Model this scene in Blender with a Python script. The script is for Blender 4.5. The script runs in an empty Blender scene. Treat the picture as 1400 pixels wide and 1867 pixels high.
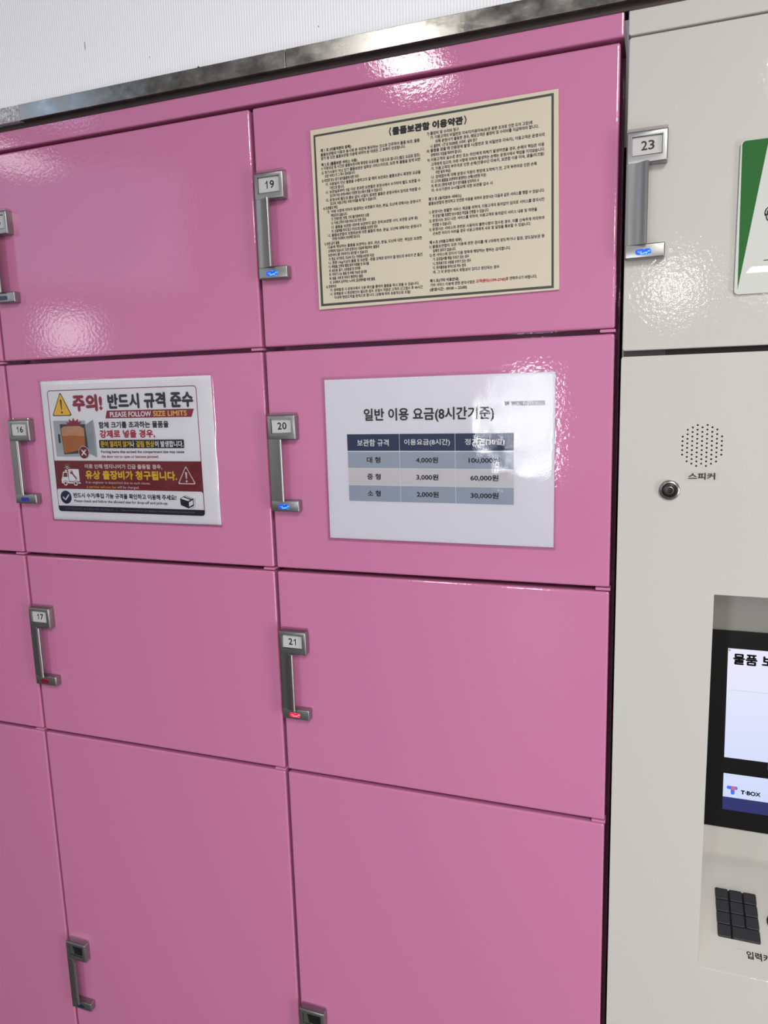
import bpy, bmesh, math, random
from mathutils import Matrix, Vector
from mathutils.geometry import tessellate_polygon

random.seed(7)
S = bpy.context.scene
COL = S.collection

# ------------------------------------------------------------------ camera
cam_data = bpy.data.cameras.new('camera')
cam = bpy.data.objects.new('camera', cam_data)
COL.objects.link(cam)
S.camera = cam
cam_data.sensor_fit = 'HORIZONTAL'
cam_data.sensor_width = 36.0
cam_data.lens = 36.0 * 1342.87 / 1400.0
cam_data.clip_start = 0.02
YAW, PITCH, ROLL = 0.352854737, -0.163170534, -0.0297540313
R = (Matrix.Rotation(YAW, 3, 'Z') @ Matrix.Rotation(PITCH, 3, 'X')
     @ Matrix(((1, 0, 0), (0, 0, -1), (0, 1, 0))) @ Matrix.Rotation(ROLL, 3, 'Z'))
cam.matrix_world = Matrix.Translation((0.0, -0.895, 1.55)) @ R.to_4x4()

# ------------------------------------------------------------------ world
S.view_settings.view_transform = 'Standard'
S.view_settings.look = 'None'
S.view_settings.gamma = 1.0
S.view_settings.use_curve_mapping = False
S.view_settings.exposure = 0.2
world = bpy.data.worlds.new('world')
S.world = world
world.use_nodes = True
wn, wl = world.node_tree.nodes, world.node_tree.links
bg = wn['Background']
tc = wn.new('ShaderNodeTexCoord')
sep = wn.new('ShaderNodeSeparateXYZ')
mr = wn.new('ShaderNodeMapRange')
mr.inputs['From Min'].default_value = -0.15
mr.inputs['From Max'].default_value = 0.9
ramp = wn.new('ShaderNodeValToRGB')
wl.new(tc.outputs['Generated'], sep.inputs[0])
wl.new(sep.outputs['Z'], mr.inputs['Value'])
wl.new(mr.outputs[0], ramp.inputs[0])
wl.new(ramp.outputs[0], bg.inputs['Color'])
ramp.color_ramp.elements[0].position = 0.0
ramp.color_ramp.elements[0].color = (0.30, 0.29, 0.30, 1)
ramp.color_ramp.elements[1].position = 1.0
ramp.color_ramp.elements[1].color = (0.10, 0.10, 0.105, 1)
e = ramp.color_ramp.elements.new(0.2)
e.color = (0.50, 0.49, 0.49, 1)
e = ramp.color_ramp.elements.new(0.42)
e.color = (0.19, 0.19, 0.195, 1)
bg.inputs['Strength'].default_value = 1.0


def area(name, loc, target, sx, sy, power, color=(1, 1, 1)):
    d = bpy.data.lights.new(name, 'AREA')
    d.shape = 'RECTANGLE'
    d.size, d.size_y = sx, sy
    d.energy = power
    d.color = color
    o = bpy.data.objects.new(name, d)
    COL.objects.link(o)
    o.location = loc
    v = Vector(target) - Vector(loc)
    o.rotation_euler = v.to_track_quat('-Z', 'Y').to_euler()
    return o


# ceiling lamps of the hall and the daylight opening further along
def ceiling_lamp(name, x, y, sx, sy, power, color=(1.0, 0.97, 0.93), z=2.7):
    o = area(name, (x, y, z), (x, y, 0), sx, sy, power, color)
    o.rotation_euler = (0, 0, 0)
    return o


ceiling_lamp('ceiling_lamp_near', -0.86, -1.86, 0.2, 0.36, 6)
ceiling_lamp('ceiling_lamp_overhead', 0.62, -1.95, 0.3, 1.3, 46)
ceiling_lamp('ceiling_lamp_mid', 1.3, -4.6, 0.3, 2.0, 56)
ceiling_lamp('ceiling_lamp_far', 0.17, -9.2, 0.22, 2.4, 75)
ceiling_lamp('ceiling_lamp_cross', 2.1, -8.1, 2.4, 0.45, 100)
ceiling_lamp('ceiling_lamp_side', -2.95, -2.0, 0.3, 0.5, 2.2)
area('daylight_opening', (-5.0, -5.0, 3.15), (-0.5, 0, 1.5), 1.7, 1.1, 5, (0.55, 0.70, 1.0))
area('daylight_upper', (-5.35, -5.0, 4.3), (-0.8, 0, 1.95), 0.6, 0.34, 2.0, (0.5, 0.7, 1.0))
area('lit_doorway', (-6.3, -6.0, 2.3), (-0.8, 0, 1.6), 0.5, 0.42, 4, (0.95, 0.97, 1.0))
area('sheet_glare_light', (-1.07, -6.0, 1.18), (-0.15, 0, 1.5), 0.3, 0.9, 38, (0.90, 0.94, 1.0))  # added light panel, sized and placed to lay glare on the price sheet
area('bright_entrance', (2.1, -1.15, 0.8), (-0.5, 0, 1.0), 0.7, 1.5, 24, (0.98, 0.98, 1.0))


# ------------------------------------------------------------------ materials
def lin(c):
    c = c / 255.0
    return c / 12.92 if c <= 0.04045 else ((c + 0.055) / 1.055) ** 2.4


def rgb(r, g, b):
    return (lin(r), lin(g), lin(b), 1.0)


MATS = {}


def mat(name, color, rough=0.5, metal=0.0, coat=0.0, coat_rough=0.05, bump=None, emit=None, emit_s=0.0,
        var=0.0, var_scale=8.0, spec=0.5, rough_var=0.0):
    m = bpy.data.materials.new(name)
    m.use_nodes = True
    n, l = m.node_tree.nodes, m.node_tree.links
    p = n['Principled BSDF']
    p.inputs['Base Color'].default_value = color
    p.inputs['Roughness'].default_value = rough
    p.inputs['Metallic'].default_value = metal
    p.inputs['Coat Weight'].default_value = coat
    p.inputs['Coat Roughness'].default_value = coat_rough
    p.inputs['Specular IOR Level'].default_value = spec
    if emit:
        p.inputs['Emission Color'].default_value = emit
        p.inputs['Emission Strength'].default_value = emit_s
    co = n.new('ShaderNodeTexCoord')
    if bump:
        sc, st, dist = bump
        t = n.new('ShaderNodeTexNoise')
        t.inputs['Scale'].default_value = sc
        t.inputs['Detail'].default_value = 3.0
        b = n.new('ShaderNodeBump')
        b.inputs['Strength'].default_value = st
        b.inputs['Distance'].default_value = dist
        l.new(co.outputs['Object'], t.inputs['Vector'])
        l.new(t.outputs[0], b.inputs['Height'])
        l.new(b.outputs[0], p.inputs['Normal'])
        if coat:
            l.new(b.outputs[0], p.inputs['Coat Normal'])
    if var or rough_var:
        t = n.new('ShaderNodeTexNoise')
        t.inputs['Scale'].default_value = var_scale
        t.inputs['Detail'].default_value = 6.0
        l.new(co.outputs['Object'], t.inputs['Vector'])
        if var:
            h = n.new('ShaderNodeMixRGB')
            h.blend_type = 'MULTIPLY'
            h.inputs['Fac'].default_value = 1.0
            h.inputs['Color1'].default_value = color
            r_ = n.new('ShaderNodeMapRange')
            r_.inputs['To Min'].default_value = 1.0 - var
            r_.inputs['To Max'].default_value = 1.0 + var
            r_.inputs['From Min'].default_value = 0.3
            r_.inputs['From Max'].default_value = 0.7
            l.new(t.outputs[0], r_.inputs['Value'])
            l.new(r_.outputs[0], h.inputs['Color2'])
            l.new(h.outputs[0], p.inputs['Base Color'])
        if rough_var:
            r2 = n.new('ShaderNodeMapRange')
            r2.inputs['From Min'].default_value = 0.3
            r2.inputs['From Max'].default_value = 0.7
            r2.inputs['To Min'].default_value = max(0.02, rough - rough_var)
            r2.inputs['To Max'].default_value = rough + rough_var
            l.new(t.outputs[0], r2.inputs['Value'])
            l.new(r2.outputs[0], p.inputs['Roughness'])
    MATS[name] = m
    return m


def clear_film(name, tint, gloss_rough, bump, ior=1.45, boost=1.0, const=None, pebbled=None):
    """clear plastic: mostly seen through, with a reflecting skin"""
    m = bpy.data.materials.new(name)
    m.use_nodes = True
    n, l = m.node_tree.nodes, m.node_tree.links
    n.remove(n['Principled BSDF'])
    out = n['Material Output']
    tr = n.new('ShaderNodeBsdfTransparent')
    tr.inputs['Color'].default_value = tint
    gl = n.new('ShaderNodeBsdfGlossy')
    gl.inputs['Roughness'].default_value = gloss_rough
    fr = n.new('ShaderNodeFresnel')
    fr.inputs['IOR'].default_value = ior
    mul = n.new('ShaderNodeMath')
    mul.operation = 'MULTIPLY'
    mul.use_clamp = True
    mul.inputs[1].default_value = boost
    mx = n.new('ShaderNodeMixShader')
    if const is None:
        l.new(fr.outputs[0], mul.inputs[0])
        l.new(mul.outputs[0], mx.inputs[0])
    else:
        mx.inputs[0].default_value = const
    l.new(tr.outputs[0], mx.inputs[1])
    l.new(gl.outputs[0], mx.inputs[2])
    l.new(mx.outputs[0], out.inputs['Surface'])
    if bump:
        sc, st, dist = bump
        co = n.new('ShaderNodeTexCoord')
        t = n.new('ShaderNodeTexNoise')
        t.inputs['Scale'].default_value = sc
        t.inputs['Detail'].default_value = 2.0
        b = n.new('ShaderNodeBump')
        b.inputs['Strength'].default_value = st
        b.inputs['Distance'].default_value = dist
        l.new(co.outputs['Object'], t.inputs['Vector'])
        l.new(t.outputs[0], b.inputs['Height'])
        l.new(b.outputs[0], gl.inputs['Normal'])
        l.new(b.outputs[0], fr.inputs['Normal'])
        if pebbled:        # the film is pebbled and lifted around one spot and lies flat elsewhere
            at, near, far = pebbled
            vm = n.new('ShaderNodeVectorMath')
            vm.operation = 'DISTANCE'
            vm.inputs[1].default_value = at
            r_ = n.new('ShaderNodeMapRange')
            r_.inputs['From Min'].default_value = near
            r_.inputs['From Max'].default_value = far
            r_.inputs['To Min'].default_value = st
            r_.inputs['To Max'].default_value = st * 0.12
            l.new(co.outputs['Object'], vm.inputs[0])
            l.new(vm.outputs['Value'], r_.inputs['Value'])
            l.new(r_.outputs[0], b.inputs['Strength'])
    MATS[name] = m
    return m


mat('pink_paint', rgb(196, 119, 159), 0.45, coat=0.85, coat_rough=0.035, bump=(210, 0.05, 0.002), spec=0.15)
mat('cream_paint', rgb(196, 194, 188), 0.45, coat=0.8, coat_rough=0.035, bump=(230, 0.07, 0.002), spec=0.15)
mat('painted_unlit_wall', rgb(14, 10, 12), 0.9)
mat('gap_grey', rgb(96, 92, 90), 0.6)
mat('silver', rgb(156, 156, 155), 0.3, metal=0.9, bump=(900, 0.03, 0.001))
mat('plate_white', rgb(190, 190, 190), 0.45)
mat('number_ink', rgb(18, 18, 20), 0.5)
mat('hole_black', rgb(10, 8, 9), 0.5)
mat('led_off_blue', rgb(24, 30, 72), 0.2, coat=0.6)
mat('led_off_red', rgb(96, 8, 26), 0.2, coat=0.6, emit=rgb(150, 0, 20), emit_s=0.25)
mat('led_dim_blue', rgb(22, 30, 120), 0.2, coat=0.6, emit=rgb(20, 40, 200), emit_s=0.16)
clear_film('clear_cap', (0.90, 0.86, 0.88, 1), 0.12, None, const=0.13)
clear_film('laminate', (1, 1, 1, 1), 0.03, (600, 0.08, 0.002), boost=1.15, pebbled=((0.109, 0.0, 0.158), 0.045, 0.085))
clear_film('laminate_smooth', (1, 1, 1, 1), 0.08, (60, 0.05, 0.003), boost=1.0)
clear_film('sticker_film', (1.0, 1.0, 1.0, 1), 0.1, (200, 0.1, 0.003), const=0.05)
mat('paper_cool', rgb(228, 227, 237), 0.6)
mat('paper_white', rgb(234, 233, 240), 0.6)
mat('board_cream', rgb(206, 196, 174), 0.5, coat=0.15, coat_rough=0.2, var=0.02)
mat('board_face', rgb(206, 200, 184), 0.5, coat=0.15, coat_rough=0.2, var=0.02)
mat('ink_border', rgb(62, 60, 54), 0.5)
mat('ink_black', rgb(26, 25, 28), 0.6)
mat('ink_body', rgb(52, 49, 50), 0.6)
mat('ink_red', rgb(178, 26, 60), 0.6)
mat('navy', rgb(8, 36, 86), 0.5)
mat('row_blue', rgb(162, 172, 190), 0.6)
mat('row_grey', rgb(208, 207, 211), 0.6)
mat('line_white', rgb(225, 228, 232), 0.6)
mat('p_crimson', rgb(146, 40, 66), 0.6)
mat('p_maroon', rgb(118, 22, 36), 0.6)
mat('p_banner', rgb(140, 34, 58), 0.6)
mat('p_slate', rgb(42, 44, 56), 0.6)
mat('p_red_text', rgb(172, 44, 72), 0.6)
mat('p_yellow', rgb(224, 188, 44), 0.6)
mat('p_amber', rgb(236, 190, 96), 0.6)
mat('p_orange', rgb(214, 150, 60), 0.6)
mat('p_pale', rgb(222, 200, 206), 0.6)
mat('p_black', rgb(16, 16, 20), 0.6)
mat('p_navy', rgb(22, 32, 78), 0.6)
mat('p_navy_dark', rgb(18, 20, 46), 0.6)
mat('p_grey_text', rgb(120, 124, 146), 0.6)
mat('p_tri_yellow', rgb(238, 190, 70), 0.6)
mat('p_locker', rgb(172, 178, 184), 0.6, var=0.06, var_scale=60)
mat('p_locker_in', rgb(58, 60, 70), 0.6)
mat('p_carton', rgb(176, 106, 56), 0.6, var=0.1, var_scale=90)
mat('p_carton_top', rgb(196, 146, 112), 0.6, var=0.12, var_scale=90)
mat('p_opendoor', rgb(150, 156, 164), 0.6, var=0.1, var_scale=60)
mat('green_acryl', rgb(36, 100, 42), 0.5, coat=0.7, coat_rough=0.012, spec=0.1)
mat('white_acryl', rgb(205, 207, 202), 0.5, coat=0.7, coat_rough=0.012, spec=0.1)
mat('edge_acryl', rgb(214, 226, 214), 0.2)
mat('bezel_black', rgb(5, 5, 6), 0.3, coat=0.1, coat_rough=0.2, spec=0.3)
mat('key_black', rgb(40, 40, 44), 0.6)
mat('sensor', rgb(40, 16, 18), 0.25, coat=0.5)
mat('lock_steel', rgb(150, 150, 148), 0.3, metal=0.9)
mat('lock_dark', rgb(52, 46, 48), 0.3, metal=0.8)
mat('panel_dirt', rgb(60, 58, 60), 0.8)
mat('floor_tile', rgb(84, 82, 80), 0.5)
mat('screen_text', rgb(8, 8, 12), 0.5, spec=0.1)
mat('logo_blue', rgb(50, 96, 220), 0.5, emit=rgb(40, 90, 210), emit_s=0.5)
mat('logo_red', rgb(190, 90, 100), 0.5, emit=rgb(180, 80, 100), emit_s=0.4)
mat('screen_navy', rgb(20, 24, 66), 0.4, emit=rgb(28, 34, 92), emit_s=0.75)
mat('screen_tile', rgb(20, 60, 130), 0.4, emit=rgb(20, 60, 140), emit_s=0.8)


def emissive_grad(name, c0, c1, strength, axis=2, lo=0.9, hi=1.15):
    """a lit screen image that fades from c0 (low) to c1 (high)"""
    m = mat(name, rgb(20, 20, 24), 0.3)
    n, l = m.node_tree.nodes, m.node_tree.links
    p = n['Principled BSDF']
    co = n.new('ShaderNodeTexCoord')
    sp = n.new('ShaderNodeSeparateXYZ')
    mp = n.new('ShaderNodeMapRange')
    mp.inputs['From Min'].default_value = lo
    mp.inputs['From Max'].default_value = hi
    rp = n.new('ShaderNodeValToRGB')
    rp.color_ramp.elements[0].color = c0
    rp.color_ramp.elements[1].color = c1
    l.new(co.outputs['Object'], sp.inputs[0])
    l.new(sp.outputs[axis], mp.inputs['Value'])
    l.new(mp.outputs[0], rp.inputs[0])
    l.new(rp.outputs[0], p.inputs['Emission Color'])
    p.inputs['Emission Strength'].default_value = strength
    return m


def led(name, base, hot, strength):
    m = mat(name, base, 0.25, coat=0.4)
    n, l = m.node_tree.nodes, m.node_tree.links
    p = n['Principled BSDF']
    co = n.new('ShaderNodeTexCoord')
    t = n.new('ShaderNodeTexNoise')
    t.inputs['Scale'].default_value = 520
    t.inputs['Detail'].default_value = 1
    rp = n.new('ShaderNodeValToRGB')
    rp.color_ramp.elements[0].position = 0.47
    rp.color_ramp.elements[0].color = base
    rp.color_ramp.elements[1].position = 0.68
    rp.color_ramp.elements[1].color = hot
    l.new(co.outputs['Object'], t.inputs['Vector'])
    l.new(t.outputs[0], rp.inputs[0])
    l.new(rp.outputs[0], p.inputs['Emission Color'])
    p.inputs['Emission Strength'].default_value = strength
    return m


led('led_blue', rgb(0, 58, 250), rgb(120, 215, 255), 1.15)
led('led_red', rgb(232, 16, 48), rgb(255, 170, 190), 1.05)
emissive_grad('screen_light', rgb(196, 214, 252), rgb(232, 232, 252), 0.85)


def ribbed():
    m = mat('ribbed_panel', rgb(236, 237, 242), 0.4, coat=0.2, coat_rough=0.25)
    n, l = m.node_tree.nodes, m.node_tree.links
    p = n['Principled BSDF']
    co = n.new('ShaderNodeTexCoord')
    w = n.new('ShaderNodeTexWave')
    w.wave_type = 'BANDS'
    w.bands_direction = 'X'
    w.inputs['Scale'].default_value = 83.0
    w.inputs['Distortion'].default_value = 0.0
    l.new(co.outputs['Object'], w.inputs['Vector'])
    b = n.new('ShaderNodeBump')
    b.inputs['Strength'].default_value = 0.25
    b.inputs['Distance'].default_value = 0.001
    l.new(w.outputs['Fac'], b.inputs['Height'])
    l.new(b.outputs[0], p.inputs['Normal'])
    mx = n.new('ShaderNodeMixRGB')
    mx.inputs['Color1'].default_value = rgb(240, 241, 247)
    mx.inputs['Color2'].default_value = rgb(252, 252, 255)
    l.new(w.outputs['Fac'], mx.inputs['Fac'])
    l.new(mx.outputs[0], p.inputs['Base Color'])


ribbed()


def steel_trim():
    m = mat('steel', rgb(158, 156, 152), 0.2, metal=0.95)
    n, l = m.node_tree.nodes, m.node_tree.links
    p = n['Principled BSDF']
    co = n.new('ShaderNodeTexCoord')
    mp = n.new('ShaderNodeMapping')
    mp.inputs['Scale'].default_value = (1.0, 1.0, 1.6)
    t = n.new('ShaderNodeTexNoise')
    t.inputs['Scale'].default_value = 26
    t.inputs['Detail'].default_value = 9
    t.inputs['Roughness'].default_value = 0.7
    l.new(co.outputs['Object'], mp.inputs['Vector'])
    l.new(mp.outputs[0], t.inputs['Vector'])
    rp = n.new('ShaderNodeValToRGB')
    rp.color_ramp.elements[0].position = 0.3
    rp.color_ramp.elements[0].color = rgb(128, 125, 120)
    rp.color_ramp.elements[1].position = 0.72
    rp.color_ramp.elements[1].color = rgb(178, 176, 170)
    l.new(t.outputs[0], rp.inputs[0])
    l.new(rp.outputs[0], p.inputs['Base Color'])
    r2 = n.new('ShaderNodeMapRange')
    r2.inputs['From Min'].default_value = 0.3
    r2.inputs['From Max'].default_value = 0.7
    r2.inputs['To Min'].default_value = 0.1
    r2.inputs['To Max'].default_value = 0.3
    l.new(t.outputs[0], r2.inputs['Value'])
    l.new(r2.outputs[0], p.inputs['Roughness'])


steel_trim()
mat('steel_worn', rgb(200, 198, 204), 0.4, metal=0.5, var=0.45, var_scale=260, bump=(420, 0.6, 0.003))
mat('gap_dark', rgb(60, 48, 46), 0.5, metal=0.4)  # dark tone for gaps; below the edging it stands in for shade

# ------------------------------------------------------------------ mesh helpers (millimetres in, metres out)
WLOC = {}
Z0 = 100.0     # the drawings below measure heights from 100 mm above the floor


def P(x, y, z):
    return (x / 1000.0, y / 1000.0, (z + Z0) / 1000.0)


def tag(o, label=None, category=None, group=None, kind=None):
    if label:
        o['label'] = label
    if category:
        o['category'] = category
    if group:
        o['group'] = group
    if kind:
        o['kind'] = kind
    return o


def thing(name, x, y, z, label, category, group=None):
    o = bpy.data.objects.new(name, None)
    COL.objects.link(o)
    o.location = P(x, y, z)
    o.empty_display_size = 0.05
    WLOC[o.name] = Vector(P(x, y, z))
    return tag(o, label, category, group)


class MB:
    def __init__(self):
        self.v, self.f, self.m, self.mats = [], [], [], []

    def mi(self, name):
        if name not in self.mats:
            self.mats.append(name)
        return self.mats.index(name)

    def add(self, verts, faces, mname):
        b = len(self.v)
        k = self.mi(mname)
        self.v += [tuple(q) for q in verts]
        self.f += [tuple(i + b for i in f) for f in faces]
        self.m += [k] * len(faces)

    def bm(self, bm, mname, M=None):
        bm.verts.index_update()
        vs = [(M @ v.co if M else v.co) for v in bm.verts]
        fs = [[v.index for v in f.verts] for f in bm.faces]
        self.add([P(*v) for v in vs], fs, mname)
        bm.free()

    def box(self, x0, x1, y0, y1, z0, z1, mname, r=0.0, segs=3):
        bm = bmesh.new()
        bmesh.ops.create_cube(bm, size=1.0)
        for v in bm.verts:
            v.co = ((x0 + x1) / 2 + v.co.x * (x1 - x0), (y0 + y1) / 2 + v.co.y * (y1 - y0),
                    (z0 + z1) / 2 + v.co.z * (z1 - z0))
        if r > 0:
            bmesh.ops.bevel(bm, geom=list(bm.edges), offset=r, segments=segs, profile=0.5, affect='EDGES')
        self.bm(bm, mname)

    def prism(self, pts, z0, z1, mname):
        """closed (x, y) outline raised from z0 to z1"""
        n = len(pts)
        vs = [P(x, y, z0) for x, y in pts] + [P(x, y, z1) for x, y in pts]
        fs = [(i, (i + 1) % n, n + (i + 1) % n, n + i) for i in range(n)]
        fs += [tuple(range(n - 1, -1, -1)), tuple(range(n, 2 * n))]
        self.add(vs, fs, mname)

    def slab(self, pts, y0, y1, mname, mback=None):
        """closed (x, z) outline between depth y0 (front) and y1 (back)"""
        n = len(pts)
        tri = tessellate_polygon([[Vector((x, z, 0)) for x, z in pts]])
        self.add([P(x, y0, z) for x, z in pts], tri, mname)
        self.add([P(x, y1, z) for x, z in pts], [t[::-1] for t in tri], mback or mname)
        vs = [P(x, y0, z) for x, z in pts] + [P(x, y1, z) for x, z in pts]
        self.add(vs, [(i, (i + 1) % n, n + (i + 1) % n, n + i) for i in range(n)], mback or mname)

    def lathe(self, cx, cz, prof, mname, n=40):
        """(radius, y) profile turned about an axis along y"""
        vs, fs = [], []
        for r, y in prof:
            for k in range(n):
                a = 2 * math.pi * k / n
                vs.append(P(cx + r * math.cos(a), y, cz + r * math.sin(a)))
        for j in range(len(prof) - 1):
            for k in range(n):
                fs.append((j * n + k, j * n + (k + 1) % n, (j + 1) * n + (k + 1) % n, (j + 1) * n + k))
        fs.append(tuple(range((len(prof) - 1) * n, len(prof) * n)))
        self.add(vs, fs, mname)

    def build(self, name, parent=None, smooth=None, recalc=True):
        off = WLOC[parent.name] if parent is not None else Vector((0, 0, 0))
        me = bpy.data.meshes.new(name)
        me.from_pydata([(x - off.x, y - off.y, z - off.z) for x, y, z in self.v], [], self.f)
        for q in self.mats:
            me.materials.append(MATS[q])
        me.polygons.foreach_set('material_index', self.m)
        me.update()
        if recalc:
            bm = bmesh.new()
            bm.from_mesh(me)
            bmesh.ops.recalc_face_normals(bm, faces=list(bm.faces))
            bm.to_mesh(me)
            bm.free()
        if smooth:
            me.polygons.foreach_set('use_smooth', [True] * len(me.polygons))
            me.set_sharp_from_angle(angle=math.radians(smooth))
        o = bpy.data.objects.new(name, me)
        COL.objects.link(o)
        if parent is not None:
            o.parent = parent
        WLOC[o.name] = off.copy()
        return o


# writing ------------------------------------------------------------
_tc = bpy.data.curves.new('writing', 'FONT')
_tc.resolution_u = 3
_to = bpy.data.objects.new('writing', _tc)
COL.objects.link(_to)
_cache = {}


def glyphs(body):
    if body not in _cache:
        _tc.body = body
        bpy.context.view_layer.update()
        dg = bpy.context.evaluated_depsgraph_get()
        me = bpy.data.meshes.new_from_object(_to.evaluated_get(dg))
        v = [(p.co.x, p.co.y) for p in me.vertices]
        f = [tuple(q.vertices) for q in me.polygons]
        bpy.data.meshes.remove(me)
        _cache[body] = (v, f)
    return _cache[body]


class Sheet:
    """a flat printed face: u to the right, v downwards, in millimetres from its upper corner; lv = layer towards the viewer"""

    def __init__(self, x, z, y, rot=0.0, basis=None):
        self.x, self.z, self.y = x, z, y
        self.c, self.s = math.cos(rot), math.sin(rot)
        self.basis = basis

    def pt(self, u, v, lv=0):
        if self.basis:
            o, du, dv, dn = self.basis
            q = o + du * u + dv * v + dn * (0.12 * lv)
            return P(*q)
        return P(self.x + u * self.c + v * self.s, self.y - 0.12 * lv, self.z - v * self.c + u * self.s)

    def poly(self, mb, pts, mname, lv=1):
        tri = tessellate_polygon([[Vector((u, v, 0)) for u, v in pts]])
        vs = [self.pt(u, v, lv) for u, v in pts]
        fs = []
        for t in tri:      # faces look towards the reader
            a, b, c = (pts[i] for i in t)
            up = (b[0] - a[0]) * (c[1] - a[1]) - (b[1] - a[1]) * (c[0] - a[0])
            fs.append(tuple(t) if up < 0 else tuple(t[::-1]))
        mb.add(vs, fs, mname)

    def rect(self, mb, u0, v0, u1, v1, mname, lv=1, r=0.0, corners=(1, 1, 1, 1)):
        self.poly(mb, rrect(u0, v0, u1, v1, r, corners), mname, lv)

    def ring(self, mb, outer, inner, mname, lv=1):
        n = len(outer)
        vs = [self.pt(u, v, lv) for u, v in outer + inner]
        mb.add(vs, [(i, (i + 1) % n, n + (i + 1) % n, n + i) for i in range(n)], mname)

    def disc(self, mb, cu, cv, r, mname, lv=1, n=28, r_in=0.0, rv=None):
        rv = rv or r
        o = [(cu + r * math.cos(2 * math.pi * k / n), cv + rv * math.sin(2 * math.pi * k / n)) for k in range(n)]
        if r_in:
            k_ = r_in / r
            self.ring(mb, o, [(cu + (u - cu) * k_, cv + (v - cv) * k_) for u, v in o], mname, lv)
        else:
            self.poly(mb, o, mname, lv)

    def stroke(self, mb, pts, w, mname, lv=1):
        for (a, b), (c, d) in zip(pts, pts[1:]):
            L = math.hypot(c - a, d - b) or 1
            nx, ny = -(d - b) / L * w / 2, (c - a) / L * w / 2
            self.poly(mb, [(a + nx, b + ny), (c + nx, d + ny), (c - nx, d - ny), (a - nx, b - ny)], mname, lv)
        for a, b in pts:
            self.disc(mb, a, b, w / 2, mname, lv, n=10)

    def _emit(self, mb, v, f, fx, fy, mname, lv, bold):
        sh = [(0, 0)]
        if bold:
            sh = [(-bold / 2, 0), (bold / 2, 0), (0, -bold / 2), (0, bold / 2)]
        for i, (du, dv) in enumerate(sh):
            mb.add([self.pt(fx(a) + du, fy(b) + dv, lv + 0.04 * i) for a, b in v], f, mname)

    def fit(self, mb, body, u0, v0, u1, v1, mname, lv=2, bold=0.0):
        """writing scaled so that its ink fills the given box"""
        v, f = glyphs(body)
        xa, xb = min(p[0] for p in v), max(p[0] for p in v)
        ya, yb = min(p[1] for p in v), max(p[1] for p in v)
        h = bold / 2
        kx = (u1 - u0 - bold) / (xb - xa)
        ky = (v1 - v0 - bold) / (yb - ya)
        self._emit(mb, v, f, lambda a: u0 + h + (a - xa) * kx, lambda b: v1 - h - (b - ya) * ky, mname, lv, bold)

    def line(self, mb, body, u0, vb, em, mname, kx=0.8, u1=None, lv=2, bold=0.0):
        """one line on the baseline vb; em = type size; u1 = where the ink ends, if known"""
        v, f = glyphs(body)
        xa, xb = min(p[0] for p in v), max(p[0] for p in v)
        k = (u1 - u0) / (xb - xa) if u1 else em * kx
        self._emit(mb, v, f, lambda a: u0 + (a - xa) * k, lambda b: vb - b * em, mname, lv, bold)


def rrect(u0, v0, u1, v1, r=0.0, corners=(1, 1, 1, 1), n=6):
    if r <= 0:
        return [(u0, v0), (u1, v0), (u1, v1), (u0, v1)]
    out = []
    for (cu, cv, a0), on in zip(((u0 + r, v0 + r, 180), (u1 - r, v0 + r, 270), (u1 - r, v1 - r, 0), (u0 + r, v1 - r, 90)), corners):
        if on:
            for k in range(n + 1):
                a = math.radians(a0 + 90.0 * k / n)
                out.append((cu + r * math.cos(a), cv + r * math.sin(a)))
        else:
            s = {180: (u0, v0), 270: (u1, v0), 0: (u1, v1), 90: (u0, v1)}[a0]
            out += [s] * (n + 1)
    return out


# ================================================================== the place
def structure(o):
    o['kind'] = 'structure'
    return o


mb = MB()
mb.add([P(-9000, -12000, -Z0), P(9000, -12000, -Z0), P(9000, 700, -Z0), P(-9000, 700, -Z0)], [(0, 1, 2, 3)], 'floor_tile')
structure(mb.build('floor'))

mb = MB()
mb.box(-3000, 3000, -2, 6, 1862, 3000, 'ribbed_panel')
# small marks on the sheet: a scratch and a few specks
mb.box(-742.6, -742.0, -2.25, -1.9, 1920.0, 1930.0, 'panel_dirt')
for px_, pz_ in ((-640, 1893), (-395, 1886), (-120, 1885), (-110, 1898), (-200, 1903)):
    mb.box(px_, px_ + 0.9, -2.2, -1.9, pz_, pz_ + 1.4, 'panel_dirt')
structure(mb.build('wall_back'))

mb = MB()
mb.box(-3000, 3000, 560, 600, -Z0, 1861.5, 'painted_unlit_wall')  # coloured near-black to paint in the unlit gap between the cabinets
structure(mb.build('wall_lower_back'))

# steel edging strip over the cabinets
trim = thing('steel_edging_strip', 0, -4, 1844, 'scuffed stainless steel edging strip under the white ribbed wall sheet', 'trim')
mb = MB()
mb.box(-860.5, -437.6, -10, 30, 1844.6, 1865.6, 'steel', r=0.5, segs=2)
mb.box(-436.8, 900, -10, 30, 1844.6, 1865.6, 'steel', r=0.5, segs=2)
mb.box(-1800, -861.0, -10, 30, 1844.6, 1865.6, 'steel_worn', r=0.5, segs=2)
mb.build('strip_length', trim)
mb = MB()
mb.box(-1800, 900, -1, 20, 1838, 1844.8, 'gap_dark')  # dark strip painting in the shade below the edging
mb.build('painted_gap_shadow', trim)
mb = MB()
mb.add([P(x, -4, z) for x, z in ((-581, 1865.3), (-573, 1865.3), (-562, 1865.3), (-563, 1867.5), (-565, 1870), (-567, 1867.8), (-573, 1866.6))] +
       [P(x, 0, z) for x, z in ((-581, 1865.3), (-573, 1865.3), (-562, 1865.3), (-563, 1867.5), (-565, 1870), (-567, 1867.8), (-573, 1866.6))],
       [(0, 1, 2, 3, 4, 5, 6), (13, 12, 11, 10, 9, 8, 7)] + [(i, (i + 1) % 7, 7 + (i + 1) % 7, 7 + i) for i in range(7)], 'hole_black')
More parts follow.
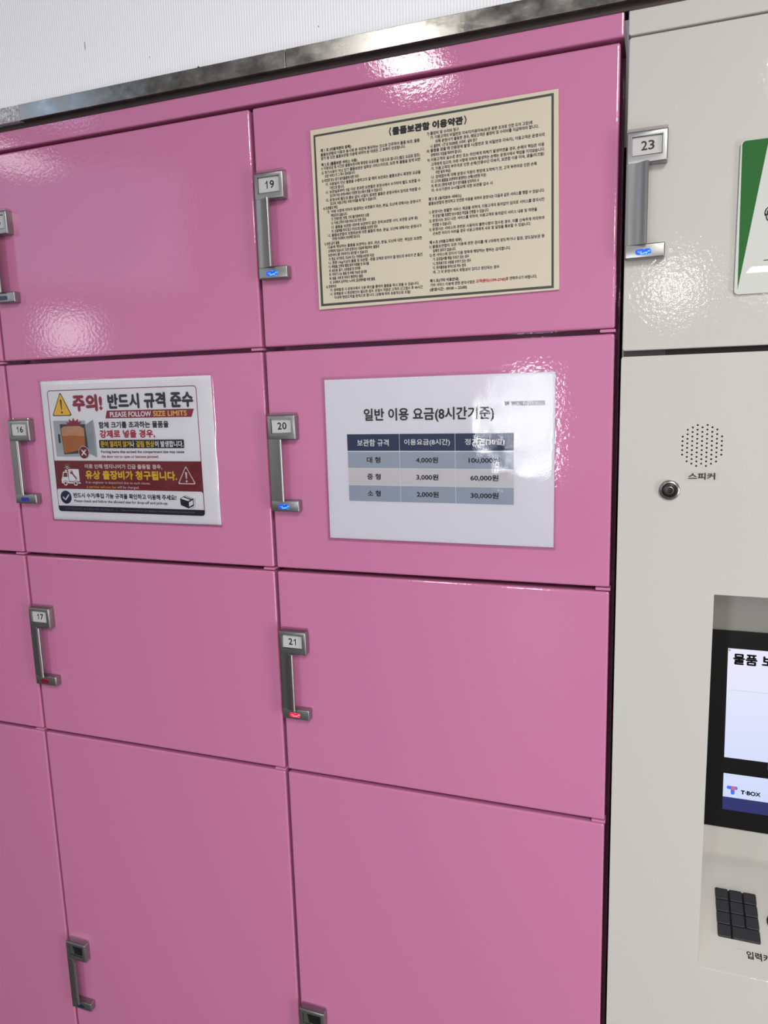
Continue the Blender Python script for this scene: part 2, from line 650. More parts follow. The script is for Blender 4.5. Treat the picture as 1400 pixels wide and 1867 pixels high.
tag(mb.build('torn_scrap', trim), 'black torn scrap on the top edge')


# ------------------------------------------------------------------ handles
def handle_mesh():
    mb = MB()
    x0, x1 = 0.0, 41.5
    # number block: a bevelled box with a window sunk into its face
    bm = bmesh.new()
    bmesh.ops.create_cube(bm, size=1.0)
    for v in bm.verts:
        v.co = (20.75 + v.co.x * 41.5, -6.0 + v.co.y * 12.0, 49.0 + v.co.z * 33.0)
    front = [f for f in bm.faces if f.normal.y < -0.9][0]
    r = bmesh.ops.inset_region(bm, faces=[front], thickness=5.4, depth=0)
    wx0, wx1, wz0, wz1 = 5.2, 35.9, 40.2, 60.0
    for v in front.verts:
        v.co.x = wx0 if v.co.x < 20 else wx1
        v.co.z = wz0 if v.co.z < 49 else wz1
    ex = bmesh.ops.extrude_face_region(bm, geom=[front])
    for g in ex['geom']:
        if isinstance(g, bmesh.types.BMVert):
            g.co.y += 4.0
    bm.faces.remove(front) if front.is_valid and front in bm.faces else None
    edges = [e for e in bm.edges if all(abs(v.co.y + 12) < 0.01 and (v.co.x < 1 or v.co.x > 40 or v.co.z < 33 or v.co.z > 65) for v in e.verts)
             and e.calc_length() > 20]
    edges += [e for e in bm.edges if all((v.co.x < 0.1 or v.co.x > 41.4) and (v.co.z < 33 or v.co.z > 65) for v in e.verts)
              and abs(e.verts[0].co.y - e.verts[1].co.y) > 5]
    bmesh.ops.bevel(bm, geom=list(set(edges)), offset=1.7, segments=4, profile=0.5, affect='EDGES')
    mb.bm(bm, 'silver', Matrix.Translation((0, 0, -Z0)))
    # grip: a wedge whose far lip stands out from the door
    prof = [(0.2, -2.0), (0.2, -11.4), (1.0, -12.0), (4, -12.15), (8, -12.7), (12, -13.9), (15.5, -15.4), (18.0, -17.0), (20.2, -18.5),
            (20.9, -18.8), (21.6, -18.5), (22.7, -17.4), (23.0, -16.6), (22.6, -16.2), (19, -14.6), (15, -13.0), (11, -11.4), (7, -10.2), (3, -9.6), (2.2, -8.5), (2.2, -2.0)]
    mb.prism(prof, -50.5 - Z0, 33.5 - Z0, 'silver')
    mb.box(0, 41.5, -12, 0, -65.0 - Z0, -49.5 - Z0, 'silver', r=1.6, segs=4)
    return mb


def cap_mesh():
    mb = MB()
    mb.box(0.4, 41.1, -10.6, -0.3, 65.5 - Z0, 68.6 - Z0, 'clear_cap', r=0.5, segs=2)
    return mb


def led_mesh(mname):
    mb = MB()
    pts = rrect(11.2, -61.3, 27.8, -55.2, 3.0)
    mb.slab([(u, v - Z0) for u, v in pts], -12.35, -11.5, mname)
    return mb


def hinge_mesh():
    mb = MB()
    mb.box(-16.0, 1.2, -0.3, 14, -1.7 - Z0, 1.7 - Z0, 'pink_paint', r=0.5, segs=2)
    return mb


PROTO = {}


def local(key, maker, parent, name, x, y, z, smooth=None):
    """one mesh, placed under parent at (x, y, z); later uses share the mesh data"""
    if key not in PROTO:
        o = maker().build(name, None, smooth)
        PROTO[key] = o
        first = True
    else:
        o = PROTO[key].copy()
        o.name = name
        COL.objects.link(o)
    o.parent = parent
    o.location = Vector(P(x, y, z)) - WLOC[parent.name]
    WLOC[o.name] = Vector(P(x, y, z))
    return o


def number(mb, sh, text):
    """plain upright figures; the one is drawn with a flag and no foot"""
    u, v0, v1 = 8.4, 4.3, 13.9
    for ch in text:
        if ch == '1':
            sh.poly(mb, [(u + 1.0, v0 + 2.6), (u + 1.9, v0 + 2.1), (u + 3.0, v0 + 1.1), (u + 3.5, v0), (u + 4.5, v0), (u + 4.5, v1), (u + 3.2, v1),
                         (u + 3.2, v0 + 2.5), (u + 2.2, v0 + 3.3), (u + 1.0, v0 + 3.9)], 'number_ink', 1)
        else:
            sh.fit(mb, ch, u + 0.2, v0, u + 6.6, v1, 'number_ink', lv=1, bold=0.55)
        u += 7.2


def number_plate(parent, x, zc, text, paint, tilt=0.0):
    mb = MB()
    sh = Sheet(x + 5.6, zc + 59.7, -9.6, tilt)
    mb.add([sh.pt(u, v, 0) for u, v in ((0, 0), (29.9, 0), (29.9, 18.2), (0, 18.2))] +
           [P(*(Vector(sh.pt(u, v, 0)) * 1000 + Vector((0, 1.2, -Z0)))) for u, v in ((0, 0), (29.9, 0), (29.9, 18.2), (0, 18.2))],
           [(0, 1, 2, 3), (7, 6, 5, 4), (0, 4, 5, 1), (1, 5, 6, 2), (2, 6, 7, 3), (3, 7, 4, 0)], paint)
    if text:
        number(mb, sh, text)
    return mb.build('number_plate', parent)


def fittings(door, hx, zc, number, led_mat, tilt=0.0):
    local('handle', handle_mesh, door, 'handle', hx, 0, zc, 38)
    local('cap', cap_mesh, door, 'label_cover', hx, 0, zc)
    if led_mat:
        local(led_mat, lambda: led_mesh(led_mat), door, 'indicator_light', hx, 0, zc)
    if number is None:
        mb = MB()
        mb.box(hx + 6.5, hx + 35.0, -8.3, -7.6, zc + 41.0, zc + 59.4, 'hole_black')
        mb.slab([(hx + 6.0, zc + 41), (hx + 15, zc + 43), (hx + 11, zc + 59), (hx + 6.0, zc + 59)], -9.5, -8.4, 'silver')
        tag(mb.build('empty_label_slot', door), 'dark empty slot where the number plate is missing')
    else:
        number_plate(door, hx, zc, number, 'plate_white', tilt)


# ------------------------------------------------------------------ pink locker cabinet
lockers = thing('locker_cabinet', -720, 0, -Z0, 'glossy pink steel locker cabinet with numbered doors and silver handles', 'locker')
mb = MB()
mb.box(-1409, -41.4, 58, 548, -Z0 + 4, 1842.3, 'pink_paint', r=0.6, segs=1)
mb.box(-1400, -60, 30, 540, -Z0, -Z0 + 5, 'pink_paint')
mb.build('body', lockers)
mb = MB()
mb.box(-1409, -41.4, 0, 60, 1814.4, 1842.3, 'pink_paint', r=2.2, segs=4)
mb.build('top_panel', lockers)
mb = MB()
mb.box(-1409, -41.4, 6, 24, -Z0 + 2, -4, 'pink_paint', r=1.5, segs=2)
mb.build('plinth', lockers)

ROWS = [(1512.2, 1809.5, 1662.3), (1209.3, 1506.2, 1356.4), (904.9, 1203.6, 1055.3), (2.0, 899.8, 448.8)]
COLS = [(-1404.2, -953.2, -1400.6), (-948.3, -497.4, -944.6), (-492.5, -44.9, -489.2)]
NUM = {(1, 0): ('15', 'led_off_blue', 0.0), (1, 1): ('16', 'led_dim_blue', 0.01), (1, 2): ('17', 'led_off_red', 0.0), (1, 3): (None, 'led_off_blue', 0),
       (2, 0): ('19', 'led_blue', 0.005), (2, 1): ('20', 'led_blue', 0.03), (2, 2): ('21', 'led_red', -0.015), (2, 3): (None, 'led_off_blue', 0)}
for ci, (cx0, cx1, hx) in enumerate(COLS):
    for ri, (rz0, rz1, hz) in enumerate(ROWS):
        mb = MB()
        mb.box(cx0, cx1, 0, 22, rz0, rz1, 'pink_paint', r=2.6, segs=5)
        door = mb.build('door', lockers)
        if (ci, ri) in NUM:
            num, ledm, tilt = NUM[(ci, ri)]
            fittings(door, hx, hz, num, ledm, tilt)
        if ri < 3:
            gz = (rz0 + ROWS[ri + 1][1]) / 2
            local('hinge', hinge_mesh, door, 'hinge', cx1, 0, gz + 0.4)
# a dark speck on the lower edge of door 20's neighbour row
# ------------------------------------------------------------------ cream kiosk cabinet
kiosk = thing('kiosk_cabinet', 188, 0, -Z0, 'cream steel control cabinet with touch screen and keypad beside the pink lockers', 'cabinet')
KX0, KX1 = -37.1, 413.0
RX0, RX1, RZ0, RZ1 = 70.3, 305.7, 727.4, 1208.3


def curve_plate(loops, y_front, thick, bevel):
    """(x, z) loops filled into a plate with holes, its edges eased"""
    c = bpy.data.curves.new('plate', 'CURVE')
    c.dimensions = '2D'
    c.fill_mode = 'BOTH'
    c.extrude = thick / 2 - bevel
    c.bevel_depth = bevel
    c.bevel_resolution = 2
    c.offset = -bevel
    for lp in loops:
        s = c.splines.new('POLY')
        s.points.add(len(lp) - 1)
        for q, (x, z) in zip(s.points, lp):
            q.co = (x, z, 0, 1)
        s.use_cyclic_u = True
    o = bpy.data.objects.new('plate', c)
    COL.objects.link(o)
    bpy.context.view_layer.update()
    me = bpy.data.meshes.new_from_object(o.evaluated_get(bpy.context.evaluated_depsgraph_get()))
    v = [P(p.co.x, y_front + thick / 2 - p.co.z, p.co.y) for p in me.vertices]
    f = [tuple(q.vertices) for q in me.polygons]
    bpy.data.objects.remove(o)
    bpy.data.meshes.remove(me)
    return v, f


mb = MB()
# carcass behind the doors: sides, back, top, and a dark inside seen in the joint
mb.box(KX0, KX0 + 2, 20, 548, -Z0 + 4, 1842.3, 'cream_paint')
mb.box(KX1 - 2, KX1, 20, 548, -Z0 + 4, 1842.3, 'cream_paint')
mb.box(KX0 + 2, KX1 - 2, 546, 548, -Z0 + 4, 1842.3, 'cream_paint')
mb.box(KX0 + 2, KX1 - 2, 20, 546, 1840, 1842.3, 'cream_paint')
mb.box(KX0 + 2, 10, 16, 19, 1470, 1500, 'gap_grey')
mb.box(10, KX1 - 2, 19, 22, 1470, 1500, 'gap_dark')
mb.box(KX0 + 2, KX1 - 2, 20, 500, -Z0, -Z0 + 6, 'cream_paint')
mb.build('body', kiosk)
mb = MB()
v, f = curve_plate([rrect(KX0, 1813.9, KX1, 1842.5, 3.0)], 0, 20, 1.2)
mb.add(v, f, 'cream_paint')
mb.build('top_panel', kiosk, 35)
mb = MB()
v, f = curve_plate([rrect(KX0 + 0.8, 1486.2, KX1, 1811.9, 3.0)], 0, 18, 1.2)
mb.add(v, f, 'cream_paint')
kdoor = mb.build('door', kiosk, 35)
fittings(kdoor, -35.6, 1648.9, '23', 'led_blue', 0.01)

holes = []
for i, n in enumerate((5, 8, 9, 10, 9, 10, 9, 8, 5)):
    # the first and last rows of each column follow the circle
    u = 50.9 + (i - 4) * 5.05
    off = 0.0 if (n % 2 == 1) else 2.53
    for k in range(n):
        holes.append((u, 1379.0 + (k - (n - 1) / 2) * 5.07))
loops = [rrect(KX0, 2.0, KX1, 1479.8, 3.0), [(RX0, RZ0), (RX1, RZ0), (RX1, RZ1), (RX0, RZ1)]]
for u, w in holes:
    loops.append([(u + 1.05 * math.cos(2 * math.pi * k / 12), w + 1.05 * math.sin(2 * math.pi * k / 12)) for k in range(12)])
mb = MB()
v, f = curve_plate(loops, 0, 3.0, 0.35)
mb.add(v, f, 'cream_paint')
panel = mb.build('front_panel', kiosk, 35)
mb = MB()
mb.slab([(50.9 + 26 * math.cos(2 * math.pi * k / 40), 1379 + 27 * math.sin(2 * math.pi * k / 40)) for k in range(40)], 3.2, 24, 'hole_black')
tag(mb.build('speaker', panel), 'black loudspeaker behind a round field of small holes')
mb = MB()
mb.box(KX0, KX1, 4, 22, -Z0 + 2, -4, 'cream_paint')
mb.build('plinth', kiosk)

# key lock
mb = MB()
cx, cz = 18.8, 1328.6
mb.lathe(cx, cz, [(11.2, 0.0), (11.2, -2.6), (10.6, -3.4), (8.6, -3.9), (8.2, -3.2)], 'lock_steel')
mb.lathe(cx, cz, [(8.2, -3.0), (8.0, -3.9), (7.4, -4.4), (4.9, -4.4), (4.6, -3.4)], 'lock_dark')
mb.lathe(cx, cz, [(4.6, -3.0), (4.4, -5.0), (3.7, -5.2), (3.3, -3.6)], 'lock_steel')
mb.lathe(cx, cz, [(3.3, -3.2), (3.2, -4.2), (2.0, -4.3)], 'lock_dark')
tag(mb.build('key_lock', panel, 40), 'round steel cam lock')


# recess: sill, leaning back wall, sides and roof
def back_y(z):
    return 168.5 + (z - 783.6) * 0.11


mb = MB()
prof = [(0.0, 727.4), (1.2, 728.6), (160, 780.6), (166, 783.0), (168.2, 785.5), (168.9, 790), (back_y(1235), 1235), (60, 1216), (1.0, RZ1)]
n = len(prof)
vs = [P(RX0, y, z) for y, z in prof] + [P(RX1, y, z) for y, z in prof]
fs = [(i, i + 1, n + i + 1, n + i) for i in range(n - 1)]
fs += [tuple(range(n)), tuple(range(2 * n - 1, n - 1, -1))]
mb.add(vs, fs, 'cream_paint')
recess = mb.build('recess', kiosk, 30)

SZ = math.sqrt(1 + 0.11 ** 2)
dvS = Vector((0, -0.11, -1.0)) / SZ
dnS = Vector((0, -1.0, 0.11)) / SZ
scr = Sheet(0, 0, 0, basis=(Vector((78.0, back_y(1103.3), 1103.3)), Vector((1, 0, 0)), dvS, dnS))


def sv(z):      # height on the leaning wall -> v on the screen sheet
    return (1103.3 - z) * SZ


mb = MB()
vb = sv(821.6)
o3 = [scr.pt(u, v, 0) for u, v in ((0, 0), (220, 0), (220, vb), (0, vb))]
o4 = [scr.pt(u, v, 26) for u, v in rrect(0, 0, 220, vb, 3.0)]
m4 = [scr.pt(u, v, -6) for u, v in rrect(0, 0, 220, vb, 3.0)]
k = len(o4)
mb.add(o4 + m4, [tuple(range(k))] + [(i, (i + 1) % k, k + (i + 1) % k, k + i) for i in range(k)], 'bezel_black')
bezel = mb.build('touch_screen', kiosk)
LV = 27
mb = MB()
scr.rect(mb, 28.9, sv(1078.5), 191, sv(922.9), 'screen_light', LV)
scr.fit(mb, '물품 보관함', 35.6, sv(1072.4), 119, sv(1056.2), 'screen_text', LV + 1, bold=1.3)
scr.rect(mb, 84.4, sv(924.6), 130, sv(910.4) - 2.2, 'screen_tile', LV + 1)
scr.rect(mb, 28.9, sv(1020.0), 191, sv(1019.4), 'line_white', LV + 1)
scr.disc(mb, 30.8, sv(1075.8), 1.6, 'line_white', LV + 1)
mb.build('display', bezel)
mb = MB()
scr.rect(mb, 28.9, sv(900.0), 191, sv(866.2), 'screen_light', LV)
scr.rect(mb, 28.9, sv(866.2), 191, sv(847.8), 'screen_navy', LV)
# mark: a rounded T of three blue bars with a reddish middle, then the lettering
scr.rect(mb, 33.7, sv(882.6), 47.6, sv(877.8), 'logo_blue', LV + 1, r=2.2)
scr.rect(mb, 38.9, sv(881.5), 43.8, sv(870.6), 'logo_blue', LV + 2, r=2.2)
scr.rect(mb, 39.2, sv(882.7), 45.2, sv(877.2), 'logo_red', LV + 3, r=2.0)
scr.fit(mb, 'T·BOX', 51.6, sv(878.8), 77.0, sv(872.6), 'screen_text', LV + 1, bold=0.85)
mb.build('lower_display', bezel)

# keypad on the sloping sill
SL = math.hypot(3.0, 1.0)
dvK = Vector((0, -3.0, -1.0)) / SL
dnK = Vector((0, -1.0, 3.0)) / SL
pad = Sheet(0, 0, 0, basis=(Vector((96.2, 110.4, 727.4 + 110.4 / 3.0 - 0.55)), Vector((1, 0, 0)), dvK, dnK))


def pad_block(mb, u0, v0, u1, v1, lo, hi, r, mname):
    o = rrect(u0, v0, u1, v1, r, n=3)
    i_ = rrect(u0 + 0.7, v0 + 0.7, u1 - 0.7, v1 - 0.7, max(r - 0.4, 0.3), n=3)
    k = len(o)
    vs = [pad.pt(u, v, lo / 0.12) for u, v in o] + [pad.pt(u, v, (hi - 0.7) / 0.12) for u, v in o] + [pad.pt(u, v, hi / 0.12) for u, v in i_]
    fs = [(j * k + a, j * k + (a + 1) % k, (j + 1) * k + (a + 1) % k, (j + 1) * k + a) for j in (0, 1) for a in range(k)] + [tuple(range(2 * k, 3 * k))]
    mb.add(vs, fs, mname)


mb = MB()
pad_block(mb, 0, 0, 50.0, 70.6, 0.0, 1.2, 1.5, 'hole_black')
keypad = mb.build('keypad', kiosk)
for r_ in range(4):
    for c_ in range(3):
        if r_ == 3 and c_ == 2:
            continue
        u0, v0 = 0.2 + c_ * 17.2, 0.2 + r_ * 17.8
        mb = MB()
        pad_block(mb, u0, v0, (u0 + 15.4 if not (r_ == 3 and c_ == 1) else 49.8), v0 + 16.4, 0.4, 4.2, 1.6, 'key_black')
        mb.build('key', keypad)
mb = MB()
cu, cv = 74.0, 36.0
o = [(cu + 14 * math.cos(2 * math.pi * a / 32), cv + 14 * math.sin(2 * math.pi * a / 32)) for a in range(32)]
i2 = [(cu + 12 * math.cos(2 * math.pi * a / 32), cv + 12 * math.sin(2 * math.pi * a / 32)) for a in range(32)]
vs = [pad.pt(u, v, 0) for u, v in o] + [pad.pt(u, v, 20) for u, v in o] + [pad.pt(u, v, 28) for u, v in i2]
mb.add(vs, [(j * 32 + a, j * 32 + (a + 1) % 32, (j + 1) * 32 + (a + 1) % 32, (j + 1) * 32 + a) for j in (0, 1) for a in range(32)] + [tuple(range(64, 96))], 'sensor')
tag(mb.build('round_button', kiosk), 'dark reddish round button next to the keypad')

# stickers
t = thing('keypad_sticker', 150, 28, 737, 'clear sticker with black Korean lettering on the sill below the keypad', 'sticker')
mb = MB()
ks = Sheet(0, 0, 0, basis=(pad.basis[0] + dvK * 80.6 + Vector((20.2, 0, 0)) + dnK * 0.75, Vector((1, 0, 0)), dvK, dnK))
ks.rect(mb, 0, 0, 62, 12.6, 'sticker_film', 3, r=1.5)
ks.disc(mb, 5.2, 5.5, 4.2, 'paper_cool', 2)
mb.build('film', t, None, False)
mb = MB()
ks.fit(mb, '입력키', 11.8, 1.2, 38.5, 11.6, 'ink_black', 4, bold=0.6)
mb.build('lettering', t)
t = thing('speaker_sticker', 51.8, 0, 1338.8, 'clear sticker with black Korean lettering under the round field of speaker holes', 'sticker')
mb = MB()
ss = Sheet(34.4, 1349.9, 0.0, 0.004)
ss.rect(mb, 0, 0, 34.8, 11.0, 'sticker_film', 2, r=1.2)
mb.build('film', t, None, False)
mb = MB()
ss.fit(mb, '스피커', 3.7, 1.5, 31.5, 9.2, 'ink_black', 4, bold=0.45)
mb.build('lettering', t)

# acrylic plate on door 23
sign = thing('acrylic_notice_plate', 152, 0, 1540.5, 'clear acrylic plate with a green wedge and white field on the cream door', 'sign')
mb = MB()
pl = rrect(76.2, 1540.0, 228.0, 1693.2, 4.2)
mb.slab(pl, -3.2, -0.4, 'white_acryl', 'edge_acryl')
mb.build('plate', sign)
sg = Sheet(77.0, 1692.0, -3.2)
mb = MB()
g = [(0.6, 2.6), (0.9, 1.2), (1.6, 0.1), (2.8, -0.7), (4.2, -0.9), (25.6, -0.9), (24.4, 4.8), (2.4, 147.2)]
sg.poly(mb, g, 'green_acryl', 1)
mb.build('green_wedge', sign)
mb = MB()
arc = lambda cx, cy, r, a0, a1: [(cx + r * math.cos(math.radians(a)), cy + r * math.sin(math.radians(a))) for a in range(a0, a1 + 1, 12)]
sg.stroke(mb, arc(31.5, 72.0, 6.6, 160, 300), 1.1, 'ink_black', 1)
sg.stroke(mb, arc(31.5, 72.0, 4.4, 150, 290), 1.0, 'ink_black', 2)
sg.stroke(mb, [(26.0, 73.4), (27.0, 78.2), (29.5, 81.0), (35, 82)], 1.1, 'ink_black', 3)
sg.stroke(mb, [(26.0, 73.4), (29.0, 74.2), (30.5, 77.0)], 1.0, 'ink_black', 4)
mb.build('line_icon', sign)
mb = MB()
sg.stroke(mb, [(26.2, 119.2), (36, 118.6)], 0.9, 'ink_body', 1)
mb.build('printed_dash', sign)

# ------------------------------------------------------------------ terms board on door 19
board = thing('terms_board', -259, 0, 1556, 'cream notice board with dark border and dense Korean terms on pink door 19', 'sign')
BY = -3.0
bs = Sheet(-411.0, 1771.0, BY, 0.0062)
mb = MB()
cs = [(0, 0), (301.8, 0.6), (303.2, 214.3), (0.8, 215.8)]
fr = [bs.pt(u, v, 0) for u, v in cs]
bk = [(x, -0.0004, z) for x, y, z in fr]
mb.add(fr + bk, [(0, 1, 2, 3), (7, 6, 5, 4)] + [(i, (i + 1) % 4, 4 + (i + 1) % 4, 4 + i) for i in range(4)], 'board_cream')
mb.build('panel', board)
bo = Sheet(-411.0, 1771.5, BY, 0.012)   # the print sits a little askew on the board
mb = MB()
outer = [(4.0, 6.5), (296.8, 6.3), (295.9, 214.4), (2.4, 212.3)]
inner = [(6.4, 8.9), (294.2, 8.9), (293.3, 211.5), (5.6, 209.4)]
bo.ring(mb, outer, inner, 'ink_border', 1)
mb.build('printed_border', board)
tx = Sheet(-411.0, 1771.5, BY)
mb = MB()
tx.fit(mb, '〈', 103.2, 11.2, 106.2, 21.4, 'ink_black', 2, bold=0.9)
tx.fit(mb, '물품보관함 이용약관', 107.2, 11.6, 194.4, 20.9, 'ink_black', 2, bold=1.25)
tx.fit(mb, '〉', 195.4, 11.2, 198.4, 21.4, 'ink_black', 2, bold=0.9)
mb.build('title_text', board)

LEFT = [
    (27.7, 13.0, '제 1 조 (이용약관의 효력)', 53.6, 1),
    (32.5, 13.0, '물품보관함의 이용과 동시에 본 약관에 동의하는 것으로 간주하여 물품 보관, 물품', 141.3, 0),
    (37.0, 13.2, '찾기 등 모든 물품보관함 이용에 대하여 본 약관은 그 효력이 인정됩니다.', 123.6, 0),
    (44.3, 13.1, '제 2 조 (물품보관 서비스 사용)', 61.1, 1),
    (48.7, 13.2, '1) 이용요금 및 시간은 물품보관시에 확정된 요금표를 기준으로 합니다.(별도 요금표 참조)', 141.3, 0),
    (53.7, 13.2, '2) 정기사용이 아닌 단기 물품보관은 일회성 서비스이므로, 보관 후 물품을 찾게 되면', 141.4, 0),
    (58.1, 17.5, '보관 서비스가 그 즉시 종료됩니다.', None, 0),
    (63.1, 13.2, '3) 미연장 또는 장기 방치물품에 대한 처리', None, 0),
    (67.9, 17.9, '가. 사용일이 지난 물품을 수령하고자 할 때의 보관료는 물품보관시 확정된 요금을', 141.6, 0),
    (72.5, 23.3, '기준으로 합니다.', None, 0),
    (77.1, 17.9, '나. 보관일로부터 3일 이상 경과한 보관품은 운영사에서 수거하여 별도 보관할 수', 141.2, 0),
    (81.8, 23.3, '있으며 이는 운영사에서 지정한 장소에서 찾을 수 있습니다.', None, 0),
    (86.7, 17.9, '다. 운영사에 별도의 통보 없이 15일이 경과한 물품은 운영사에서 임의로 처분할 수', 141.4, 0),
    (91.2, 23.4, '있으며, 이용고객은 이에 이의를 제기할 수 없습니다.', None, 0),
    (95.9, 13.4, '4) 보관품의 책임', None, 0),
    (100.5, 18.5, '가. 아래 사항에 의하여 발생하는 보관품의 파손, 분실, 도난에 대해서는 운영사가', 141.4, 0),
    (105.2, 23.6, '책임지지 않습니다.', None, 0),
    (109.6, 23.8, '가. 천재지변, 전쟁, 기타 불가항력적인 상황', None, 0),
    (114.3, 23.8, '나. 이용고객의 이용 미숙으로 인한 경우', None, 0),
    (119.3, 23.8, '다. 물품을 보관함 내부에 보관하지 않은 경우(보관함 사이, 보관함 상부 등)', 137.2, 0),
    (124.0, 23.8, '라. 선결제를 하지 않고 무상으로 물품을 보관한 경우', None, 0),
    (128.7, 18.6, '나. 물품보관함의 외형파손에 의한 물품의 파손, 분실, 도난에 대해서는 운영사가', 141.6, 0),
    (133.2, 24.2, '5만원 이내에서 보상해드립니다.', None, 0),
    (138.3, 13.2, '5) 보관 금지 물품', None, 0),
    (142.8, 17.8, '다음에 해당하는 물품을 보관하는 경우, 파손, 분실, 도난에 대한  책임은 보관한', 141.8, 0),
    (147.6, 17.8, '고객에게 있습니다. 또한 운영사는 다음에 해당하는 물품의', None, 0),
    (152.4, 17.9, '보관서비스를 거부하거나 중단할 수 있습니다.', None, 0),
    (157.2, 18.1, '가. 현금, 유가증권, 귀금속 또는 귀중품(10만원 이상)', None, 0),
    (161.9, 18.1, '나. 중량 15kg이상의 물품 및 보관함 - 문을 강제로 닫아야 할 정도의 부피가 큰 물건', 141.7, 0),
    (166.6, 18.1, '다. 폭발물, 인화성 물질 등의 위험물 및 독극물', None, 0),
    (171.4, 18.2, '라. 총포류, 흉기, 시위용품 및 마약류', None, 0),
    (176.1, 18.2, '마. 악취가 나는 물품 및 부패 가능한 음식류', None, 0),
    (180.9, 18.3, '바. 동물, 사체 및 부피가 팽창하는 물품', None, 0),
    (185.6, 18.3, '사. 교내에서 금지하는 노숙자, 잡상행위를 위한 물품', None, 0),
    (190.6, 13.4, '6) 장애처리', None, 0),
    (195.1, 18.4, '가. 장애발생 시 운영사에서 신분 확인을 통하여 물품을 즉시 찾을 수 있습니다.', 137.1, 0),
    (199.9, 18.4, '나. 장애발생 시 현장확인이 필요한 경우, 운영사 직원은 고객의 신고접수 후 48시간', 141.4, 0),
    (204.6, 24.0, '이내에 현장도착을 원칙으로 합니다. (상황에 따라 유동적으로 조절)', 125.8, 0)]
RIGHT = [
    (27.0, 150.5, '7) 출장비 및 수리비 청구', 189.0, 0),
    (31.7, 154.6, '가. 이용고객의 비밀번호 미숙지/이용미숙(보관 용량 초과로 인한 도어 고장)에', 273.3, 0),
    (36.5, 160.5, '의해 운영사가 출동한 경우, 해당고객은 출장비 및 수리비를 지급하여야 합니다.', 280.4, 0),
    (41.3, 154.6, '나. 출장비 : 1건 당 30,000원, 수리비 : 실비 청구', None, 0),
    (46.0, 150.1, '8) 물품을 찾을 때 인증장애 발생 시(함번호 및 비밀번호 미숙지), 이용고객은 운영사의', 286.9, 0),
    (51.1, 154.8, '장애처리 지침을 따라야 합니다.', None, 0),
    (56.2, 150.5, '9) 이용고객의 실수로 본인 또는 타인에게 피해가 발생하였을 경우, 손해의 책임은 이용', 286.8, 0),
    (61.4, 154.8, '고객에게 있으며, 아래 사항에 의하여 발생하는 손해는 운영사에서 책임을 지지않습니다.', 287.2, 0),
    (66.3, 154.8, '가. 이용고객의 부주의로 인한 손해(인증수단 미숙지, 보관함 이용 미숙, 충돌/미끄럼/', 287.0, 0),
    (70.8, 160.3, '끼임 등의 부상)', None, 0),
    (75.6, 154.9, '나. 장애접수에 의해 운영사 직원이 현장에 도착하기 전, 고객 부주의로 인한 손해', 278.3, 0),
    (80.5, 154.9, '다. 고가의 물품을 보관하여 발생하는 손해(10만원 이상)', None, 0),
    (85.5, 154.9, '라. 제 2조 2항에 따른 장기 방치물품 임의처리 시', None, 0),
    (90.4, 154.9, '마. 수사기관의 수사필요에 의한 보관품 압수 시', 228.0, 0),
    (100.0, 150.9, '제 3 조 (유지보수 서비스)', 190.8, 1),
    (105.0, 151.0, '물품보관함의 편리하고 안전한 이용을 위하여 운영사는 다음과 같은 서비스를 행할 수 있습니다.', 287.3, 0),
    (114.6, 151.5, '1) 운영사는 원활한 서비스 제공을 위하여, 이용고객의 동의없이 임의로 서비스를 중지시킨', 287.1, 0),
    (119.6, 155.8, '후 문열기를 포함한 보수/점검 작업을 진행할 수 있습니다.', None, 0),
    (124.6, 151.3, '2) 운영사는 보다 나은 서비스를 위하여, 이용고객의 동의없이 서비스 내용 및 약관을', 279.1, 0),
    (129.6, 155.6, '변경할 수 있습니다.', None, 0),
    (134.5, 151.1, '3) 운영사는 서비스와 관련된 사용자의 불편사항이 접수된 경우, 이를 신속하게 처리하여', 287.2, 0),
    (139.5, 155.4, '신속한 처리가 어려울 경우 이용고객에게 사유 및 일정을 통보할 수 있습니다.', 272.0, 0),
    (149.3, 151.1, '제 4 조 (이용고객의 의무)', 190.8, 1),
    (154.3, 151.2, '1) 물품보관함의 모든 이용에 관한 권리를 제 3자에게 양도하거나 질권, 양도담보권 등', 287.6, 0),
    (159.2, 155.3, '일체의 권리가 없습니다.', None, 0),
    (164.0, 151.0, '2) 본 서비스에 있어서 다음 항목에 해당하는 행위는 금지합니다.', 248.8, 0),
    (169.0, 155.3, '가. 공공질서를 해칠 우려가 있는 경우', None, 0),
    (174.0, 155.2, '나. 범죄용으로 사용될 우려가 있는 경우', None, 0),
    (178.9, 155.2, '다. 영리활동을 목적으로 하는 경우', None, 0),
    (183.9, 155.1, '라. 그 외 운영사에서 위험성이 있다고 판단되는 경우', 235.5, 0),
    (193.8, 150.8, '제 5 조(기타 이용안내)', 186.4, 1),
    (198.8, 151.2, '기타 서비스 이용에 관한 문의사항은', 206.3, 0),
    (204.1, 150.7, '(운영시간 : 09:00 ~ 23:00)', 196.3, 1)]
EM = 4.15
for rows in (LEFT, RIGHT):
    mb = MB()
    for vb_, u0, body, u1, bold in rows:
        tx.line(mb, body, u0, vb_ - 0.35, EM, 'ink_black' if bold else 'ink_body', kx=0.695, u1=u1, bold=0.32 if bold else 0.2)
    if rows is RIGHT:
        tx.line(mb, '로 연락주시기 바랍니다.', 243.2, 197.8, EM, 'ink_body', u1=279.3, bold=0.2)
    mb.build('clause_text', board)
mb = MB()
tx.line(mb, '고객센터(1599-2740)', 207.5, 198.1, EM, 'ink_red', u1=242.8, bold=0.34)
tag(mb.build('phone_text', board), 'red telephone number')

